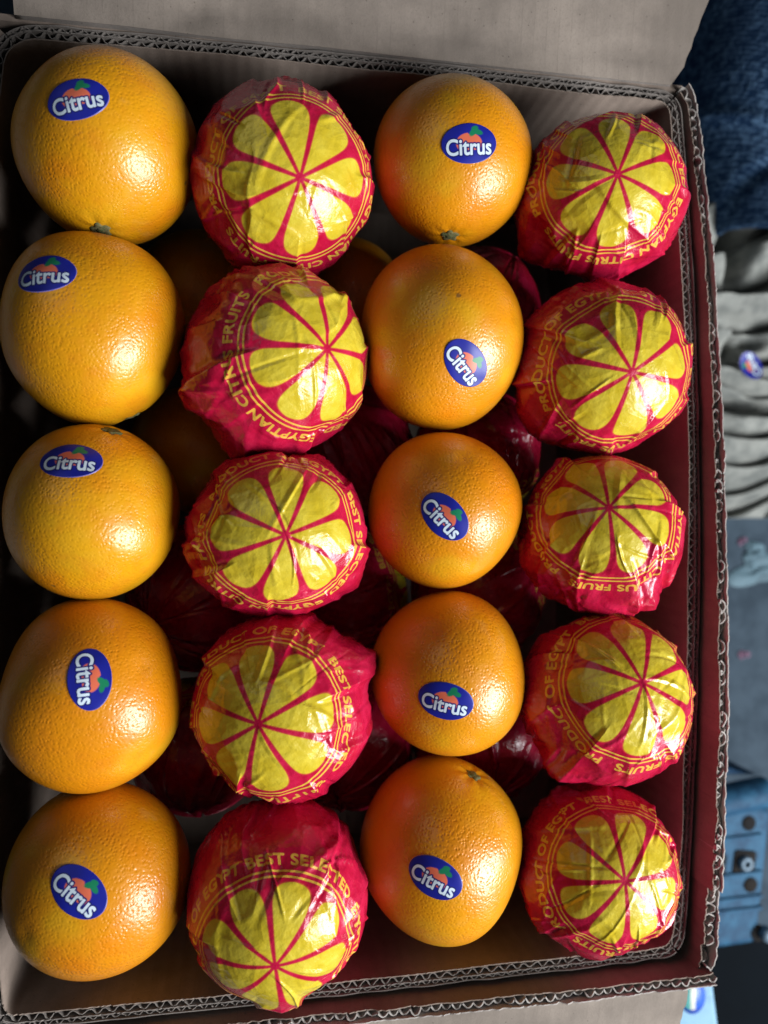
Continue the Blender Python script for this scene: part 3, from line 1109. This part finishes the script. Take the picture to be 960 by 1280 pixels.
def disc(name, c, r, z, mat, inner_r=0.0, h=0.002, parent=None, sq=False, n=28):
    ph = np.linspace(0, 2 * np.pi, n, endpoint=False)
    if sq:
        k = 1 / np.maximum(np.abs(np.cos(ph)), np.abs(np.sin(ph)))
        k = np.minimum(k, 1.28)
        tl = rad(-8)
    else:
        k = np.ones(n)
        tl = 0
    cx, cy = np.cos(ph + tl) * k, np.sin(ph + tl) * k
    prof = [(max(inner_r, 1e-4), z + h - (h * 0.9 if inner_r else 0)), (max(inner_r, 1e-4), z + h), (r * 0.9, z + h), (r, z + h * 0.6), (r, z - 0.002)]
    V = np.stack([np.stack([c[0] + cx * rr, c[1] + cy * rr, np.full(n, zz)], 1) for rr, zz in prof], 0)
    return child_z(link(bpy.data.objects.new(name, grid_mesh(name, V, mat, closed_u=True, smooth=False)), parent), mach)


for (px, py, kind) in ((936, 1029, 'hole'), (930, 1078, 'sq'), (893, 1082, 'sq'), (938, 1106, 'hole'), (953, 1166, 'bolt')):
    c = hit_plane(px, py, ZM)
    if kind == 'hole':
        disc("socket", c, 0.0065, ZM, M['hole'], 0, 0.0008, mach)
    elif kind == 'sq':
        disc("socket", c, 0.0105, ZM, M['hole'], 0, 0.0008, mach, True)
        disc("bolt", c, 0.0062, ZM + 0.0008, M['bolt'], 0.0022, 0.004, mach)
    else:
        disc("socket", c - np.array([.004, 0, 0]), 0.0070, ZM, M['hole'], 0, 0.0008, mach)
        disc("bolt", c + np.array([.002, 0, 0]), 0.0060, ZM + 0.0008, M['bolt'], 0, 0.006, mach)

# litter on the floor
def blob_sheet(name, px, py, rx, ry, mat, label, cat, seed, z=Z_FLOOR, n=36, h=0.006):
    rg = np.random.default_rng(seed)
    c = hit_plane(px, py, z)
    ph = np.linspace(0, 2 * np.pi, n, endpoint=False)
    k = 1 + 0.28 * np.sin(2 * ph + rg.uniform(0, 6)) + 0.16 * np.sin(3 * ph + rg.uniform(0, 6)) + 0.08 * np.sin(5 * ph + rg.uniform(0, 6))
    rows = []
    for r in np.linspace(0.01, 1, 10):
        zz = 0.001 + h * (0.6 + 0.4 * np.sin(3 * ph + 4 * r)) * (1 - r ** 3)
        rows.append(np.stack([np.cos(ph) * k * r * rx, np.sin(ph) * k * r * ry, zz], 1))
    o = link(bpy.data.objects.new(name, grid_mesh(name, np.stack(rows, 0), mat, closed_u=True)))
    o.location = c
    return tag(o, label, cat)


blob_sheet("plastic_scrap", 944, 713, 0.030, 0.014, M['scrap'], "crumpled pale scrap lying on the grey floor beside the box", "scrap", 4, h=0.004)
blob_sheet("plastic_scrap", 942, 690, 0.014, 0.009, M['scrap'], "smaller pale scrap on the floor just above the larger one", "scrap", 9, h=0.004)
blob_sheet("pink_petal", 929, 818, 0.0055, 0.0050, M['pink'], "tiny pink speck alone on the grey floor", "petal", 2, h=0.002)
blob_sheet("pink_petal", 927, 676, 0.0045, 0.0042, M['pink'], "tiny reddish speck on the floor above the pale scrap", "petal", 3, h=0.002)

# crumpled off-white cloth: stacked folds
ZC = Z_FLOOR
cA = hit_plane(860, 285, -0.27)
cB = hit_plane(860, 648, -0.30)
x0, x1 = cA[0] - 0.03, cA[0] + 0.24
ny, nx = 320, 100
yv = np.linspace(cB[1], cA[1] + 0.02, ny)
xv = np.linspace(x0, x1, nx)
X, Y = np.meshgrid(xv, yv)
t = (Y - yv[0]) / (yv[-1] - yv[0])
xx = (X - x0) / (x1 - x0)
rg = np.random.default_rng(77)
warp = t - 0.10 * xx + 0.03 * np.sin(5 * xx + 9 * t) + 0.018 * np.sin(13 * xx + 3)
low = sstep(warp, 0.52, 0.36)
f1 = warp * 15 + 0.8 * np.sin(3.1 * xx)
saw = (f1 - np.floor(f1))
fold = (saw ** 0.55) * sstep(saw, 1.0, 0.86) * 0.019
f2 = warp * 7.5 - xx * 1.6
saw2 = f2 - np.floor(f2)
fold2 = (saw2 ** 0.7) * sstep(saw2, 1.0, 0.8) * 0.030
Zc = ZC + 0.006 + 0.055 * sstep(t, 0.0, 0.22) + 0.020 * sstep(t, 0.3, 0.8) + fold * low + fold2 * (1 - low)
for _ in range(40):
    cx_, cy_ = rg.uniform(0, 1), rg.uniform(0, 1)
    an = rg.normal(0.25, 0.5)
    u = (xx - cx_) * math.cos(an) * 0.27 + (t - cy_) * math.sin(an) * .3
    v = -(xx - cx_) * math.sin(an) * 0.27 + (t - cy_) * math.cos(an) * .3
    Zc += rg.normal(0, 0.004) * np.exp(-(u / 0.035) ** 2) * np.clip(1 - np.abs(v) / rg.uniform(.006, .016), 0, 1)
for (px, py, rx, ry, dp) in ((897, 322, .010, .028, .05), (902, 436, .008, .012, .03), (924, 432, .012, .007, .03), (918, 507, .030, .006, .035)):
    c = hit_plane(px, py, -0.275)
    Zc -= dp * np.exp(-((X - c[0]) / rx) ** 2 - ((Y - c[1]) / ry) ** 2)
Zc = np.maximum(Zc, ZC + 0.002)
Zc[0, :] = ZC
cloth = link(bpy.data.objects.new("crumpled_cloth", grid_mesh("crumpled_cloth", np.stack([X, Y, Zc], -1), M['cloth'])))
tag(cloth, "crumpled off white cloth in stacked folds beside the box, below the blue denim", "cloth")

# the fruit sticker stuck on the cloth
c = hit_plane(936, 458, -0.255)
zc = Zc[np.argmin(abs(yv - c[1])), np.argmin(abs(xv - c[0]))]
a = rad(120)
Q = np.stack([(SU * math.cos(a) - SV * math.sin(a)) * .013, (SU * math.sin(a) + SV * math.cos(a)) * .013, 0.002 * SU ** 2], -1)
me = grid_mesh("sticker", Q, M['sticker'], closed_u=True)
for nm, ar in (("sd_text", S_TXT), ("sd_fruit", S_FRUIT), ("sd_leaf", S_LEAF), ("rim", SR)):
    attr_f(me, nm, ar)
cs = link(bpy.data.objects.new("fruit_sticker", me))
cs.location = (c[0], c[1], zc + 0.006)
cs.rotation_euler = (0.1, -0.25, 0)
tag(cs, "blue oval fruit sticker stuck on the crumpled off white cloth", "sticker")

# denim trouser leg of someone crouching beside the box
leg = empty("person", (0.42, 0.35, Z_FLOOR))
tag(leg, "person beside the box, only a leg in dark blue denim in view", "person")
cl = [np.array([0.43, 0.66, -0.10]), np.array([0.415, 0.47, -0.20]), np.array([0.41, 0.33, -0.238]), np.array([0.43, 0.215, -0.25])]
rads = [0.145, 0.120, 0.100, 0.092]
nt, na = 120, 120
tk = np.linspace(0, 1, nt)
ks = np.linspace(0, 1, 4)
def spl(vals):
    vals = np.array(vals)
    cf = np.polyfit(ks, vals, 3)
    return np.polyval(cf, tk)
Cx, Cy, Cz, Rr = (spl([c[i] for c in cl]) for i in range(3)) if False else (spl([c[0] for c in cl]), spl([c[1] for c in cl]), spl([c[2] for c in cl]), spl(rads))
C3 = np.stack([Cx, Cy, Cz], 1)
T3 = np.gradient(C3, axis=0)
T3 /= np.linalg.norm(T3, axis=1)[:, None]
A1 = np.cross(T3, [0, 0, 1.0])
A1 /= np.linalg.norm(A1, axis=1)[:, None]
A2 = np.cross(A1, T3)
an = np.linspace(0, 2 * np.pi, na, endpoint=False)
rg = np.random.default_rng(15)
wr = np.zeros((nt, na))
for _ in range(26):
    t0, a0 = rg.uniform(0, 1), rg.uniform(0, 6.283)
    sl_ = rg.normal(0, 0.12)
    da = (an[None] - a0 + np.pi) % (2 * np.pi) - np.pi
    v = tk[:, None] - t0 - sl_ * da
    wr += rg.normal(0, 0.004) * np.exp(-(da / 0.7) ** 2) * np.exp(-(v / rg.uniform(.015, .05)) ** 2)
R2 = Rr[:, None] + wr
V = C3[:, None] + A1[:, None] * (np.cos(an)[None] * R2)[..., None] + A2[:, None] * (np.sin(an)[None] * R2)[..., None]
V[..., 1] += 0.75 * np.clip(C3[:, None, 0] - V[..., 0], -0.03, 1) * sstep(tk, 0.55, 1.0)[:, None]
hem = V[-1:] * 0 + C3[-1] + (V[-1:] - C3[-1]) * 0.95
V = np.concatenate([V, hem], 0)
child_z(link(bpy.data.objects.new("trouser_leg", grid_mesh("trouser_leg", V, M['denim'], closed_u=True)), leg), leg)
